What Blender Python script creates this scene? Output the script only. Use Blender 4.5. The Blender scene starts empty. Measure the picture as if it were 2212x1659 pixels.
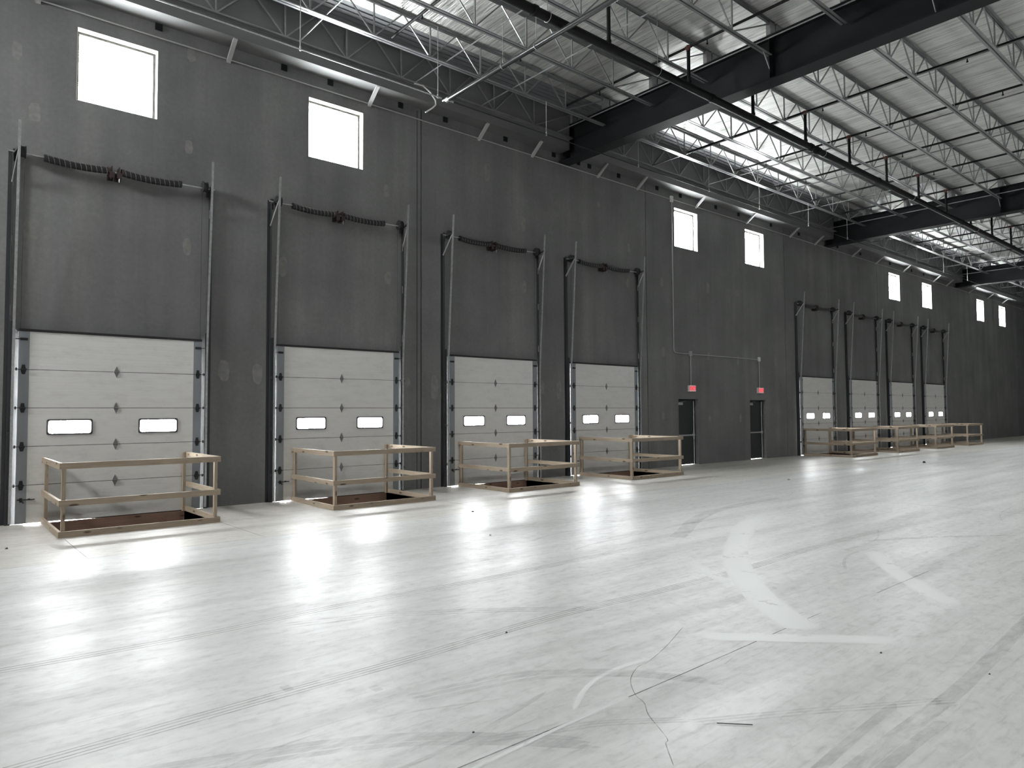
import bpy, math, random
from mathutils import Vector, Matrix
random.seed(7)
scene = bpy.context.scene
COL = scene.collection
PI = math.pi

# ------------------------------------------------------------------ camera
cam_d = bpy.data.cameras.new('camera')
cam = bpy.data.objects.new('camera', cam_d)
COL.objects.link(cam)
cam_d.sensor_fit = 'HORIZONTAL'; cam_d.sensor_width = 36.0
cam_d.lens = 1508.5 / 2212 * 36.0
cam_d.clip_end = 500
_r = Vector((0.76304982, -0.64631939, -0.00511986))
_u = Vector((-0.02234494, -0.03429554, 0.99916191))
_f = Vector((0.64595330, 0.76229591, 0.04061117))
_m = Matrix(((_r.x, _u.x, -_f.x, 0.0), (_r.y, _u.y, -_f.y, -13.5008), (_r.z, _u.z, -_f.z, 1.71927), (0, 0, 0, 1)))
cam.matrix_world = _m
scene.camera = cam

# ------------------------------------------------------------------ daylight (world), exposure
SKY = 165.0         # bright overcast sky
GROUND = 105.0       # pale concrete yard below the horizon
scene.view_settings.view_transform = 'Standard'
scene.view_settings.look = 'None'
scene.view_settings.gamma = 1.0
scene.view_settings.use_curve_mapping = False
scene.view_settings.exposure = 0.0
world = bpy.data.worlds.new('sky'); scene.world = world
world.use_nodes = True
_n = world.node_tree.nodes; _l = world.node_tree.links; _n.clear()
_o = _n.new('ShaderNodeOutputWorld'); _bg = _n.new('ShaderNodeBackground')
_tc = _n.new('ShaderNodeTexCoord'); _sx = _n.new('ShaderNodeSeparateXYZ')
_ss = _n.new('ShaderNodeMapRange'); _ss.inputs['From Min'].default_value = -0.03; _ss.inputs['From Max'].default_value = 0.03
_ss.inputs['To Min'].default_value = GROUND; _ss.inputs['To Max'].default_value = SKY
_l.new(_tc.outputs['Generated'], _sx.inputs[0]); _l.new(_sx.outputs['Z'], _ss.inputs['Value'])
_l.new(_ss.outputs[0], _bg.inputs['Strength']); _bg.inputs['Color'].default_value = (0.99, 1.0, 1.0, 1)
_l.new(_bg.outputs[0], _o.inputs[0])
try:
    scene.cycles.use_denoising = True
    scene.cycles.max_bounces = 10
    scene.cycles.diffuse_bounces = 6
    scene.cycles.glossy_bounces = 4
    scene.cycles.transparent_max_bounces = 12
    scene.cycles.sample_clamp_indirect = 12
    scene.cycles.caustics_reflective = True
except Exception:
    pass

def portal(x, y, z, w, h, rot):
    """marks an opening so that the sky seen through it is sampled directly"""
    d = bpy.data.lights.new('daylight_portal', 'AREA'); d.shape = 'RECTANGLE'; d.size = w; d.size_y = h
    d.cycles.is_portal = True
    o = bpy.data.objects.new('daylight_portal', d); COL.objects.link(o)
    o.location = (x, y, z); o.rotation_euler = rot
    return o

# ------------------------------------------------------------------ layout (metres; dock wall is the plane y = 0)
DOOR_X = [1.166, 5.323, 9.442, 13.490, 26.02, 30.28, 34.43, 38.65]
DOOR_W, DOOR_H = 2.745, 3.048
WIN_X = [1.8825, 5.979, 18.279, 22.418, 34.849, 38.978, 47.346, 51.53]
WIN_Z0, WIN_Z1, WIN_W = 7.0, 8.255, 1.248
EXIT_X = [(18.36, 19.42), (22.54, 23.60)]
EXIT_H = 2.12
FENCE_X = [(1.50, 3.68), (5.62, 7.79), (9.68, 11.84), (13.74, 15.88), (26.12, 28.30), (30.32, 32.5), (34.50, 36.68), (38.65, 40.83)]
JOINTS = [-7.9, 8.72, 16.84, 25.12, 33.51, 41.9, 50.3, 58.7, 67.1, 75.5]
X0, X1, YF = -7.0, 84.0, -46.0
CEIL = 9.78
WT = 0.22
GIRD = [-1.89, 13.35, 28.59, 43.83, 59.07, 74.31]
JOIST_Y = [-0.49, -1.64, -3.16, -4.68, -6.20, -7.72, -9.24, -10.76, -12.28]
JZB, JZT = 9.03, 9.75

# ------------------------------------------------------------------ mesh helpers
class MB:
    def __init__(s): s.v = []; s.f = []; s.mi = []; s.cur = 0; s.sm = []
    def _add(s, vs, fs, smooth=False):
        b = len(s.v); s.v += [tuple(v) for v in vs]
        for f in fs:
            s.f.append([b + i for i in f]); s.mi.append(s.cur); s.sm.append(smooth)
    def box(s, x0, x1, y0, y1, z0, z1):
        if x0 > x1: x0, x1 = x1, x0
        if y0 > y1: y0, y1 = y1, y0
        if z0 > z1: z0, z1 = z1, z0
        vs = [(x0,y0,z0),(x1,y0,z0),(x1,y1,z0),(x0,y1,z0),(x0,y0,z1),(x1,y0,z1),(x1,y1,z1),(x0,y1,z1)]
        s._add(vs, [(0,3,2,1),(4,5,6,7),(0,1,5,4),(1,2,6,5),(2,3,7,6),(3,0,4,7)])
        return s
    def bar(s, a, b, w, h, up=(0,0,1)):
        a = Vector(a); b = Vector(b); d = (b - a)
        if d.length < 1e-6: return s
        d.normalize(); up = Vector(up)
        if abs(d.dot(up)) > 0.98: up = Vector((0,1,0)) if abs(d.y) < 0.9 else Vector((1,0,0))
        sd = d.cross(up).normalized(); u = sd.cross(d).normalized()
        vs = []
        for p in (a, b):
            for i, j in ((-1,-1),(1,-1),(1,1),(-1,1)):
                vs.append(p + sd * (i*w/2) + u * (j*h/2))
        s._add(vs, [(0,1,2,3),(7,6,5,4),(0,4,5,1),(1,5,6,2),(2,6,7,3),(3,7,4,0)])
        return s
    def tube(s, pts, r, n=10, cap=True):
        pts = [Vector(p) for p in pts]; rings = []
        prev = None
        for i, p in enumerate(pts):
            if i == 0: d = pts[1] - pts[0]
            elif i == len(pts)-1: d = pts[-1] - pts[-2]
            else: d = (pts[i+1] - pts[i]).normalized() + (pts[i] - pts[i-1]).normalized()
            d.normalize()
            if prev is None:
                a = Vector((0,0,1)) if abs(d.z) < 0.9 else Vector((1,0,0))
                prev = d.cross(a).normalized()
            sd = (prev - d * prev.dot(d)).normalized(); prev = sd
            u = d.cross(sd)
            rr = r[i] if isinstance(r, (list, tuple)) else r
            rings.append([p + sd*math.cos(2*PI*k/n)*rr + u*math.sin(2*PI*k/n)*rr for k in range(n)])
        vs = [v for ring in rings for v in ring]; fs = []
        for i in range(len(rings)-1):
            for k in range(n):
                fs.append((i*n+k, i*n+(k+1)%n, (i+1)*n+(k+1)%n, (i+1)*n+k))
        s._add(vs, fs, True)
        if cap:
            s._add(rings[0], [tuple(range(n))[::-1]]); s._add(rings[-1], [tuple(range(n))])
        return s
    def prism(s, poly, y0, y1):
        """polygon in x,z extruded along y"""
        n = len(poly)
        vs = [(x, y0, z) for x, z in poly] + [(x, y1, z) for x, z in poly]
        fs = [tuple(range(n)), tuple(range(2*n-1, n-1, -1))]
        for i in range(n):
            j = (i+1) % n; fs.append((i, i+n, j+n, j))
        s._add(vs, fs); return s
    def build(s, name, mat, parent=None, loc=None):
        me = bpy.data.meshes.new(name)
        me.from_pydata(s.v, [], s.f)
        mats = mat if isinstance(mat, (list, tuple)) else [mat]
        for m in mats: me.materials.append(m)
        for p, mi, sm in zip(me.polygons, s.mi, s.sm):
            p.material_index = mi; p.use_smooth = sm
        me.update()
        o = bpy.data.objects.new(name, me); COL.objects.link(o)
        if parent: o.parent = parent
        if loc: o.location = loc
        return o

def empty(name, loc=(0,0,0)):
    o = bpy.data.objects.new(name, None); COL.objects.link(o); o.location = loc; o.empty_display_size = 0.2
    return o
def tag(o, label=None, cat=None, group=None, kind=None):
    if label: o['label'] = label
    if cat: o['category'] = cat
    if group: o['group'] = group
    if kind: o['kind'] = kind
    return o
def copy_tree(o, parent=None):
    c = o.copy(); COL.objects.link(c); c.parent = parent
    for ch in list(o.children): copy_tree(ch, c)
    return c
ORD = ['nearest', 'second', 'third', 'fourth', 'fifth', 'sixth', 'seventh', 'eighth', 'ninth', 'tenth', 'eleventh', 'twelfth', 'thirteenth', 'fourteenth', 'fifteenth', 'sixteenth', 'seventeenth', 'eighteenth', 'nineteenth', 'twentieth', 'twenty-first', 'twenty-second', 'twenty-third', 'twenty-fourth', 'twenty-fifth', 'twenty-sixth']

# ------------------------------------------------------------------ materials
def mat(name, color=(0.5,0.5,0.5), rough=0.5, metal=0.0, spec=0.5, emit=None, estr=0.0):
    m = bpy.data.materials.new(name); m.use_nodes = True
    nt = m.node_tree; b = nt.nodes['Principled BSDF']
    b.inputs['Base Color'].default_value = (*color, 1); b.inputs['Roughness'].default_value = rough
    b.inputs['Metallic'].default_value = metal; b.inputs['Specular IOR Level'].default_value = spec
    if emit:
        b.inputs['Emission Color'].default_value = (*emit, 1); b.inputs['Emission Strength'].default_value = estr
    return m
def nodes(m): return m.node_tree, m.node_tree.nodes, m.node_tree.links, m.node_tree.nodes['Principled BSDF']
def coord(nt, scale=(1,1,1), obj=True, loc=(0,0,0)):
    tc = nt.nodes.new('ShaderNodeTexCoord'); mp = nt.nodes.new('ShaderNodeMapping')
    mp.inputs['Scale'].default_value = scale; mp.inputs['Location'].default_value = loc
    nt.links.new(tc.outputs['Object'], mp.inputs['Vector']); return mp.outputs[0]
def noise(nt, vec, scale, detail=4, rough=0.55, dist=0.0):
    n = nt.nodes.new('ShaderNodeTexNoise'); n.inputs['Scale'].default_value = scale
    n.inputs['Detail'].default_value = detail; n.inputs['Roughness'].default_value = rough
    n.inputs['Distortion'].default_value = dist
    nt.links.new(vec, n.inputs['Vector']); return n.outputs['Fac']
def ramp(nt, fac, stops):
    r = nt.nodes.new('ShaderNodeValToRGB'); e = r.color_ramp.elements
    while len(e) > 1: e.remove(e[-1])
    e[0].position = stops[0][0]; c = stops[0][1]; e[0].color = (*c, 1) if isinstance(c, tuple) else (c, c, c, 1)
    for p, c in stops[1:]:
        q = e.new(p); q.color = (*c, 1) if isinstance(c, tuple) else (c, c, c, 1)
    nt.links.new(fac, r.inputs[0]); return r.outputs[0]
def mixc(nt, fac, a, b, mode='MIX'):
    n = nt.nodes.new('ShaderNodeMix'); n.data_type = 'RGBA'; n.blend_type = mode
    for sock, v in ((n.inputs['Factor'], fac), (n.inputs['A'], a), (n.inputs['B'], b)):
        pass
    fa = n.inputs[0]; A = n.inputs[6]; B = n.inputs[7]
    for sock, v in ((fa, fac), (A, a), (B, b)):
        if isinstance(v, (int, float)): sock.default_value = v if sock is fa else (v, v, v, 1)
        elif isinstance(v, tuple): sock.default_value = (*v, 1)
        else: nt.links.new(v, sock)
    return n.outputs[2]
def bump(nt, h, strength, dist=0.01, normal=None):
    b = nt.nodes.new('ShaderNodeBump'); b.inputs['Strength'].default_value = strength; b.inputs['Distance'].default_value = dist
    nt.links.new(h, b.inputs['Height'])
    if normal is not None: nt.links.new(normal, b.inputs['Normal'])
    return b.outputs[0]

# painted tilt-up concrete: dark grey, faint vertical runs, blotches
M_WALL = mat('dark_wall_paint', (0.09,0.09,0.09), 0.7)
nt, N, L, B = nodes(M_WALL)
v1 = coord(nt, (1.6, 1.6, 0.10)); n1 = noise(nt, v1, 1.0, 6, 0.6)
v2 = coord(nt, (0.35, 0.35, 0.35)); n2 = noise(nt, v2, 1.4, 5, 0.6)
v3 = coord(nt, (1, 1, 1)); n3 = noise(nt, v3, 14.0, 5, 0.7)
c = ramp(nt, n1, [(0.3, (0.150,0.151,0.152)), (0.55, (0.185,0.186,0.186)), (0.75, (0.225,0.224,0.220))])
c2 = ramp(nt, n2, [(0.3, 0.78), (0.7, 1.15)])
c = mixc(nt, 1.0, c, c2, 'MULTIPLY')
c3 = ramp(nt, n3, [(0.3, 0.9), (0.75, 1.12)])
c = mixc(nt, 1.0, c, c3, 'MULTIPLY')
L.new(c, B.inputs['Base Color']); L.new(bump(nt, n3, 0.15, 0.004), B.inputs['Normal'])

M_PATCH = mat('wall_patch_filler', (0.17,0.165,0.155), 0.8)
nt, N, L, B = nodes(M_PATCH); L.new(ramp(nt, noise(nt, coord(nt), 9, 4), [(0.3, (0.185,0.183,0.177)), (0.7, (0.26,0.255,0.245))]), B.inputs['Base Color'])
M_FILL = mat('joint_sealant', (0.02,0.02,0.02), 0.8)

# polished slab
def slab_mat(name, tint):
    m = mat(name, (0.5,0.5,0.5), 0.3)
    nt, N, L, B = nodes(m)
    st = noise(nt, coord(nt, (0.16, 1.7, 1)), 1.4, 8, 0.62, 0.4)       # sweep marks running along the wall
    bl = noise(nt, coord(nt, (0.28, 0.4, 1)), 0.9, 6, 0.6)
    fi = noise(nt, coord(nt, (1, 1.6, 1)), 7.0, 8, 0.7, 0.3)
    sc = noise(nt, coord(nt, (0.9, 9.0, 1)), 3.0, 6, 0.65, 0.5)
    c = ramp(nt, bl, [(0.28, (0.52*tint[0],0.52*tint[1],0.52*tint[2])), (0.72, (0.63*tint[0],0.63*tint[1],0.63*tint[2]))])
    c = mixc(nt, 1.0, c, ramp(nt, st, [(0.30, 0.80), (0.5, 0.97), (0.72, 1.10)]), 'MULTIPLY')
    c = mixc(nt, 1.0, c, ramp(nt, fi, [(0.28, 0.78), (0.48, 0.98), (0.7, 1.06)]), 'MULTIPLY')
    c = mixc(nt, 1.0, c, ramp(nt, sc, [(0.28, 0.76), (0.44, 0.99), (0.8, 1.05)]), 'MULTIPLY')
    tcy = nt.nodes.new('ShaderNodeTexCoord'); sy_ = nt.nodes.new('ShaderNodeSeparateXYZ'); L.new(tcy.outputs['Object'], sy_.inputs[0])
    gt = nt.nodes.new('ShaderNodeMath'); gt.operation = 'GREATER_THAN'; gt.inputs[1].default_value = -3.80; L.new(sy_.outputs['Y'], gt.inputs[0])
    c = mixc(nt, gt.outputs[0], c, mixc(nt, 1.0, c, (0.97, 0.935, 0.885), 'MULTIPLY'))      # dock strip is a warmer pour
    L.new(c, B.inputs['Base Color'])
    r = ramp(nt, st, [(0.3, 0.47), (0.7, 0.33)])
    r2 = ramp(nt, fi, [(0.3, 1.18), (0.7, 0.92)])
    L.new(mixc(nt, 1.0, r, r2, 'MULTIPLY'), B.inputs['Roughness'])
    B.inputs['Specular IOR Level'].default_value = 0.5
    h = mixc(nt, 0.5, fi, sc)
    L.new(bump(nt, h, 0.10, 0.004), B.inputs['Normal'])
    return m
M_FLOOR = slab_mat('polished_concrete', (1.0, 0.995, 0.975))
def mark_mat(name, color, alpha, scale=(1,1,1), nscale=6.0, lo=0.35, hi=0.65, rough=0.4):
    m = bpy.data.materials.new(name); m.use_nodes = True
    nt = m.node_tree; B = nt.nodes['Principled BSDF']
    B.inputs['Base Color'].default_value = (*color, 1); B.inputs['Roughness'].default_value = rough
    f = noise(nt, coord(nt, scale), nscale, 6, 0.7, 0.5)
    nt.links.new(ramp(nt, f, [(lo, 0.0), (hi, alpha)]), B.inputs['Alpha'])
    return m
M_RUBBER = mark_mat('tyre_mark', (0.30,0.30,0.30), 0.24, (0.6,2.2,1), 5.0, 0.34, 0.66, 0.5)
M_CLEAN = mark_mat('clean_tyre_track', (0.95,0.96,0.95), 0.62, (1,1,1), 3.0, 0.1, 0.42, 0.42)
M_TREAD = mark_mat('tread_line', (0.22,0.22,0.21), 0.42, (1,1,1), 3.0, 0.25, 0.55, 0.5)
M_CRACK = mark_mat('slab_crack', (0.10,0.10,0.095), 0.5, (1,1,1), 9.0, 0.3, 0.5, 0.7)
M_SAW = mark_mat('saw_cut', (0.08,0.08,0.075), 0.65, (1,1,1), 1.5, 0.25, 0.5, 0.7)
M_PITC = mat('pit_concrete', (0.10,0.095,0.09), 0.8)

# foil faced insulation, creased across
M_FOIL = mat('foil_insulation', (0.8,0.8,0.78), 0.36, 0.75)
nt, N, L, B = nodes(M_FOIL)
cr = noise(nt, coord(nt, (2.3, 0.22, 1)), 2.6, 7, 0.6, 0.6)            # creases run away from the wall
cr2 = noise(nt, coord(nt, (9.0, 0.35, 1)), 2.0, 6, 0.62, 0.5)
big = noise(nt, coord(nt, (0.35, 0.5, 1)), 1.0, 4, 0.5)
wv = nt.nodes.new('ShaderNodeTexWave'); wv.wave_type = 'BANDS'; wv.bands_direction = 'X'
wv.inputs['Scale'].default_value = 0.52; wv.inputs['Distortion'].default_value = 0.5; wv.inputs['Detail'].default_value = 1.5
L.new(coord(nt, (1,1,1)), wv.inputs['Vector'])
h = mixc(nt, 0.35, cr, cr2); h = mixc(nt, 0.25, h, wv.outputs['Fac'])
n_a = bump(nt, h, 1.0, 0.09); L.new(bump(nt, big, 0.4, 0.10, n_a), B.inputs['Normal'])
L.new(ramp(nt, cr2, [(0.32, (0.46,0.46,0.445)), (0.50, (0.78,0.78,0.755)), (0.75, (0.88,0.88,0.855))]), B.inputs['Base Color'])  # crease shading put into the foil colour, darker in the folds
L.new(ramp(nt, big, [(0.3, 0.38), (0.7, 0.52)]), B.inputs['Roughness'])

M_DECK = mat('ribbed_deck', (0.20,0.205,0.215), 0.5, 0.2)
nt, N, L, B = nodes(M_DECK)
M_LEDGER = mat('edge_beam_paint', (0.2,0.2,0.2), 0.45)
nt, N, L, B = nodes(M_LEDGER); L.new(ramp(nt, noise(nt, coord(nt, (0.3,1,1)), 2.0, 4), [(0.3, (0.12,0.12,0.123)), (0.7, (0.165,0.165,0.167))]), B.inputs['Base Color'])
M_JOIST = mat('grey_primer_steel', (0.34,0.345,0.35), 0.30, 0.6)
nt, N, L, B = nodes(M_JOIST); L.new(ramp(nt, noise(nt, coord(nt, (0.6,3,3)), 3.0, 4), [(0.3, (0.24,0.245,0.25)), (0.7, (0.36,0.365,0.37))]), B.inputs['Base Color'])
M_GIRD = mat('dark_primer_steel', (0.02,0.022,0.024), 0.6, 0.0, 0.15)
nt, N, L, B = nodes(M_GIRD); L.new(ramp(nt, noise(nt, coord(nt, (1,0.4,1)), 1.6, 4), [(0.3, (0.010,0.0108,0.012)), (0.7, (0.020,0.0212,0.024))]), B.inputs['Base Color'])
M_PIPE = mat('black_sprinkler_pipe', (0.006,0.006,0.0065), 0.6, 0.0, 0.22)
M_RED = mat('dull_red_fitting', (0.10,0.035,0.03), 0.6)
M_GALV = mat('galvanised_steel', (0.55,0.56,0.57), 0.36, 0.85)
nt, N, L, B = nodes(M_GALV); L.new(ramp(nt, noise(nt, coord(nt), 18.0, 3), [(0.3, (0.45,0.46,0.47)), (0.7, (0.64,0.65,0.66))]), B.inputs['Base Color'])
M_STRUT = mat('light_grey_steel', (0.42,0.42,0.42), 0.5, 0.2)
M_ANGLE = mat('dark_wall_angle', (0.045,0.047,0.05), 0.5, 0.3)
M_DARKMET = mat('dark_hardware', (0.03,0.03,0.032), 0.5, 0.3)
M_HINGE = mat('hinge_steel', (0.24,0.24,0.24), 0.45, 0.6)
M_SPRING = mat('black_spring_steel', (0.022,0.021,0.024), 0.45, 0.3)
M_STRIPE = mat('painted_spring_line', (0.42,0.41,0.40), 0.6)
M_BRKT = mat('dark_red_bracket', (0.045,0.026,0.027), 0.55)
M_WHITE = mat('white_metal', (0.75,0.75,0.73), 0.45)
M_FRAMEG = mat('grey_vision_frame', (0.07,0.07,0.072), 0.5)
M_CREAM = mat('cream_reveal_paint', (0.62,0.60,0.50), 0.6)
M_BLACK = mat('black_rubber', (0.012,0.012,0.012), 0.6)
M_STILE = mat('door_end_stile', (0.30,0.32,0.34), 0.42, 0.5)
# white sectional door skin with fine horizontal ribs
M_DOOR = mat('white_door_skin', (0.70,0.695,0.675), 0.5)
nt, N, L, B = nodes(M_DOOR)
tc = nt.nodes.new('ShaderNodeTexCoord'); sx = nt.nodes.new('ShaderNodeSeparateXYZ'); L.new(tc.outputs['Object'], sx.inputs[0])
mm = nt.nodes.new('ShaderNodeMath'); mm.operation = 'MULTIPLY'; mm.inputs[1].default_value = 1/0.1016; L.new(sx.outputs['Z'], mm.inputs[0])
fr = nt.nodes.new('ShaderNodeMath'); fr.operation = 'FRACT'; L.new(mm.outputs[0], fr.inputs[0])
rb = ramp(nt, fr.outputs[0], [(0.0, 0.0), (0.06, 1.0), (0.80, 1.0), (0.92, 0.0), (1.0, 0.0)])
L.new(bump(nt, rb, 0.12, 0.005), B.inputs['Normal'])
sc = ramp(nt, noise(nt, coord(nt, (0.7,1,2.2)), 5.0, 5, 0.65), [(0.25, (0.68,0.67,0.648)), (0.5, (0.77,0.762,0.745)), (0.8, (0.80,0.795,0.778))])
L.new(sc, B.inputs['Base Color'])
# glass: clear pane with a weak reflection
def glass(name, tint=(0.93,0.95,0.95), refl=0.08):
    m = bpy.data.materials.new(name); m.use_nodes = True
    nt = m.node_tree; nt.nodes.clear()
    o = nt.nodes.new('ShaderNodeOutputMaterial'); t = nt.nodes.new('ShaderNodeBsdfTransparent'); g = nt.nodes.new('ShaderNodeBsdfGlossy')
    t.inputs[0].default_value = (*tint, 1); g.inputs['Roughness'].default_value = 0.03
    mx = nt.nodes.new('ShaderNodeMixShader'); mx.inputs[0].default_value = refl
    nt.links.new(t.outputs[0], mx.inputs[1]); nt.links.new(g.outputs[0], mx.inputs[2]); nt.links.new(mx.outputs[0], o.inputs[0])
    return m
M_GLASS = glass('window_glass')
M_LITE = glass('frosted_vision_pane', (0.9,0.91,0.92), 0.06)
# framing lumber with grain and knots
def wood(name, a, b, knot, axis):
    m = mat(name, a, 0.65)
    nt, N, L, B = nodes(m)
    s = {'x': (0.5, 9, 9), 'y': (9, 0.5, 9), 'z': (9, 9, 0.5)}[axis]
    g = noise(nt, coord(nt, s), 3.0, 6, 0.6, 1.2)
    c = ramp(nt, g, [(0.25, a), (0.55, tuple((i+j)/2 for i, j in zip(a, b))), (0.78, b)])
    vo = nt.nodes.new('ShaderNodeTexVoronoi'); vo.inputs['Scale'].default_value = 1.0
    ks = {'x': (3.0, 9, 9), 'y': (9, 3.0, 9), 'z': (9, 9, 3.0)}[axis]
    nt.links.new(coord(nt, ks), vo.inputs['Vector'])
    kn = ramp(nt, vo.outputs['Distance'], [(0.13, 0.92), (0.22, 0.0)])
    c = mixc(nt, kn, c, knot)
    L.new(c, B.inputs['Base Color']); L.new(bump(nt, g, 0.15, 0.002), B.inputs['Normal'])
    return m
PA, PB, PK = (0.31,0.245,0.18), (0.45,0.375,0.29), (0.07,0.04,0.025)
WOODX = wood('pine_board_along', PA, PB, PK, 'x')
WOODY = wood('pine_board_across', PA, PB, PK, 'y')
WOODZ = wood('pine_post', PA, PB, PK, 'z')
M_PITWOOD = wood('stained_pit_board', (0.22,0.13,0.09), (0.34,0.21,0.15), (0.05,0.025,0.015), 'x')

# ------------------------------------------------------------------ dock wall with its openings
openings = []
for x in DOOR_X: openings.append((x+0.12, x+DOOR_W-0.12, 0.0, DOOR_H-0.10))
for x in WIN_X: openings.append((x, x+WIN_W, WIN_Z0, WIN_Z1))
for a, b in EXIT_X: openings.append((a, b, 0.0, EXIT_H))
def wall_with_openings(mb, xa, xb, y0, y1, z0, z1, ops):
    xs = sorted(set([xa, xb] + [min(max(o[0], xa), xb) for o in ops] + [min(max(o[1], xa), xb) for o in ops]))
    for a, b in zip(xs, xs[1:]):
        if b - a < 1e-6: continue
        m = (a+b)/2; z = z0
        for o in sorted([o for o in ops if o[0] < m < o[1]], key=lambda o: o[2]):
            if o[2] > z: mb.box(a, b, y0, y1, z, o[2])
            z = max(z, o[3])
        if z < z1: mb.box(a, b, y0, y1, z, z1)
mb = MB()
js = [X0] + JOINTS[1:] + [X1]
for a, b in zip(js, js[1:]):
    wall_with_openings(mb, a + (0.012 if a != X0 else 0), b - (0.012 if b != X1 else 0), 0, WT, 0, 10.3, openings)
mb.cur = 1
for j in JOINTS[1:]: mb.box(j-0.014, j+0.014, 0.025, WT-0.02, 0, 10.3)
wall_back = mb.build('wall_back', [M_WALL, M_FILL]); tag(wall_back, 'long dark grey painted concrete wall with dock doors and high windows', 'wall', kind='structure')
# doubled joint line near the second and third dock doors
tag(MB().box(8.60, 8.615, -0.0015, 0.01, 0, 8.7).build('joint_strip', M_FILL, wall_back), None)
# filled form-tie holes show as paler blobs
PATCH = [(1.31,6.63,1),(3.67,6.63,.8),(1.31,4.71,1.25),(3.66,4.78,.8),(4.34,2.54,1.2),(4.97,2.5,1.15),(5.46,4.64,1.1),(7.85,4.71,.95),(8.35,2.41,.85),(9.08,2.32,1.25),(7.81,6.66,.9),(10.67,7.71,1.1),(11.85,6.63,.95),(11.87,4.96,.8),(14.73,7.68,.6),(13.09,2.32,1.1),(12.49,2.36,.8),(15.97,5.54,.8),(16.03,6.61,.8),(17.63,3.58,1.1),(17.61,5.76,1),(17.58,1.61,.9),(20.05,1.47,.8),(21.92,1.48,.8),(20.07,5.86,1),(21.83,5.84,1),(24.35,3.58,.9),(20.03,3.55,.9),(21.81,3.47,.9),(27.2,7.82,1),(1.06,7.56,.8),(3.69,8.37,.9),(12.05,2.45,.5),(9.3,4.7,.7),(28.9,5.3,.9),(31.6,6.0,.9),(33.0,7.7,.9),(37.2,5.6,.9),(41.5,3.5,.9),(43.2,6.4,.9),(43.4,3.6,.9),(30.0,7.8,.7)]
for i, (px, pz, s) in enumerate(PATCH):
    n = 18; poly = []
    w, h = 0.085*s, 0.17*s*(0.8+0.5*random.random())
    for k in range(n):
        a = 2*PI*k/n; q = 1 + 0.22*(random.random()-0.5)
        poly.append((px + w*q*math.copysign(abs(math.cos(a))**0.8, math.cos(a)), pz + h*q*math.copysign(abs(math.sin(a))**0.8, math.sin(a))))
    MB().prism(poly, -0.0015, 0.004).build('wall_patch', M_PATCH, wall_back)

# other walls, floor, roof
mb = MB(); ops_f = []
wall_with_openings(mb, X0, X1, YF-WT, YF, 0, 10.3, ops_f)
tag(mb.build('wall_front', M_WALL), kind='structure')
LEFT_OPS = [(-3.3, -1.5, 7.2, 8.6)]  # unseen high opening, added to light the upper left wall and joists
ADDED_SKYL = [(a, a+1.0, -21.0, -20.1) for a in (2, 8, 14, 24, 38, 50)]   # unseen roof openings, added behind the camera to brighten floor and foil
mb = MB(); ys = LEFT_OPS
tmp = MB(); wall_with_openings(tmp, YF, 0.0, 0, WT, 0, 10.3, ys)
mb.v = [(X0-WT+v[1], v[0], v[2]) for v in tmp.v]; mb.f = [f[::-1] for f in tmp.f]; mb.mi = tmp.mi; mb.sm = tmp.sm
tag(mb.build('wall_left', M_WALL), kind='structure')
for a, b, z0_, z1_ in LEFT_OPS: portal(X0-WT-0.02, (a+b)/2, (z0_+z1_)/2, z1_-z0_, b-a, (0, -PI/2, 0))
tag(MB().box(X1, X1+WT, YF, WT, 0, 10.3).build('wall_right', M_WALL), kind='structure')

PIT = [(a+0.035, b-0.035) for a, b in FENCE_X]; PD = -1.86; PZ = -0.75
mb = MB()
mb.box(X0-WT, X1+WT, YF-WT, PD, -0.25, 0)
cuts = [X0-WT] + [v for p in PIT for v in p] + [X1+WT]
for i in range(0, len(cuts), 2): mb.box(cuts[i], cuts[i+1], PD, WT, -0.25, 0)
# marks lying on the slab
def ribbon(mb, pts, w, mi, z):
    pts = [Vector((p[0], p[1], 0)) for p in pts]
    # smooth (Catmull-Rom)
    out = []
    for i in range(len(pts)-1):
        p0 = pts[max(i-1, 0)]; p1 = pts[i]; p2 = pts[i+1]; p3 = pts[min(i+2, len(pts)-1)]
        for k in range(6):
            t = k/6; out.append(0.5*((2*p1) + (p2-p0)*t + (2*p0-5*p1+4*p2-p3)*t*t + (3*p1-p0-3*p2+p3)*t**3))
    out.append(pts[-1]); vs = []; fs = []
    for i, p in enumerate(out):
        d = (out[min(i+1, len(out)-1)] - out[max(i-1, 0)]).normalized(); s = Vector((-d.y, d.x, 0))
        ww = w * (0.25 if i in (0, len(out)-1) else 1)
        vs += [p + s*ww/2 + Vector((0,0,z)), p - s*ww/2 + Vector((0,0,z))]
        if i: fs.append((2*i-2, 2*i-1, 2*i+1, 2*i))
    mb.cur = mi; mb._add(vs, fs); mb.cur = 0
Z = 0.0008
ribbon(mb, [(-2,-3.80),(10,-3.80),(24,-3.82),(60,-3.82)], 0.007, 5, Z)
ribbon(mb, [(0.5,-10.70),(3.25,-10.68),(5.0,-10.63),(5.9,-10.60)], 0.008, 5, Z)
ribbon(mb, [(13.9,-7.0),(14.0,-10.6),(14.1,-20)], 0.010, 5, Z)
ribbon(mb, [(13.9,-3.8),(13.9,-7.0)], 0.010, 5, Z)
for a, b in FENCE_X:
    ribbon(mb, [(a+0.06,-1.99),(a+0.07,-3.8)], 0.007, 5, Z); ribbon(mb, [(b-0.0,-1.99),(b+0.03,-3.8)], 0.007, 5, Z)
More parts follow.
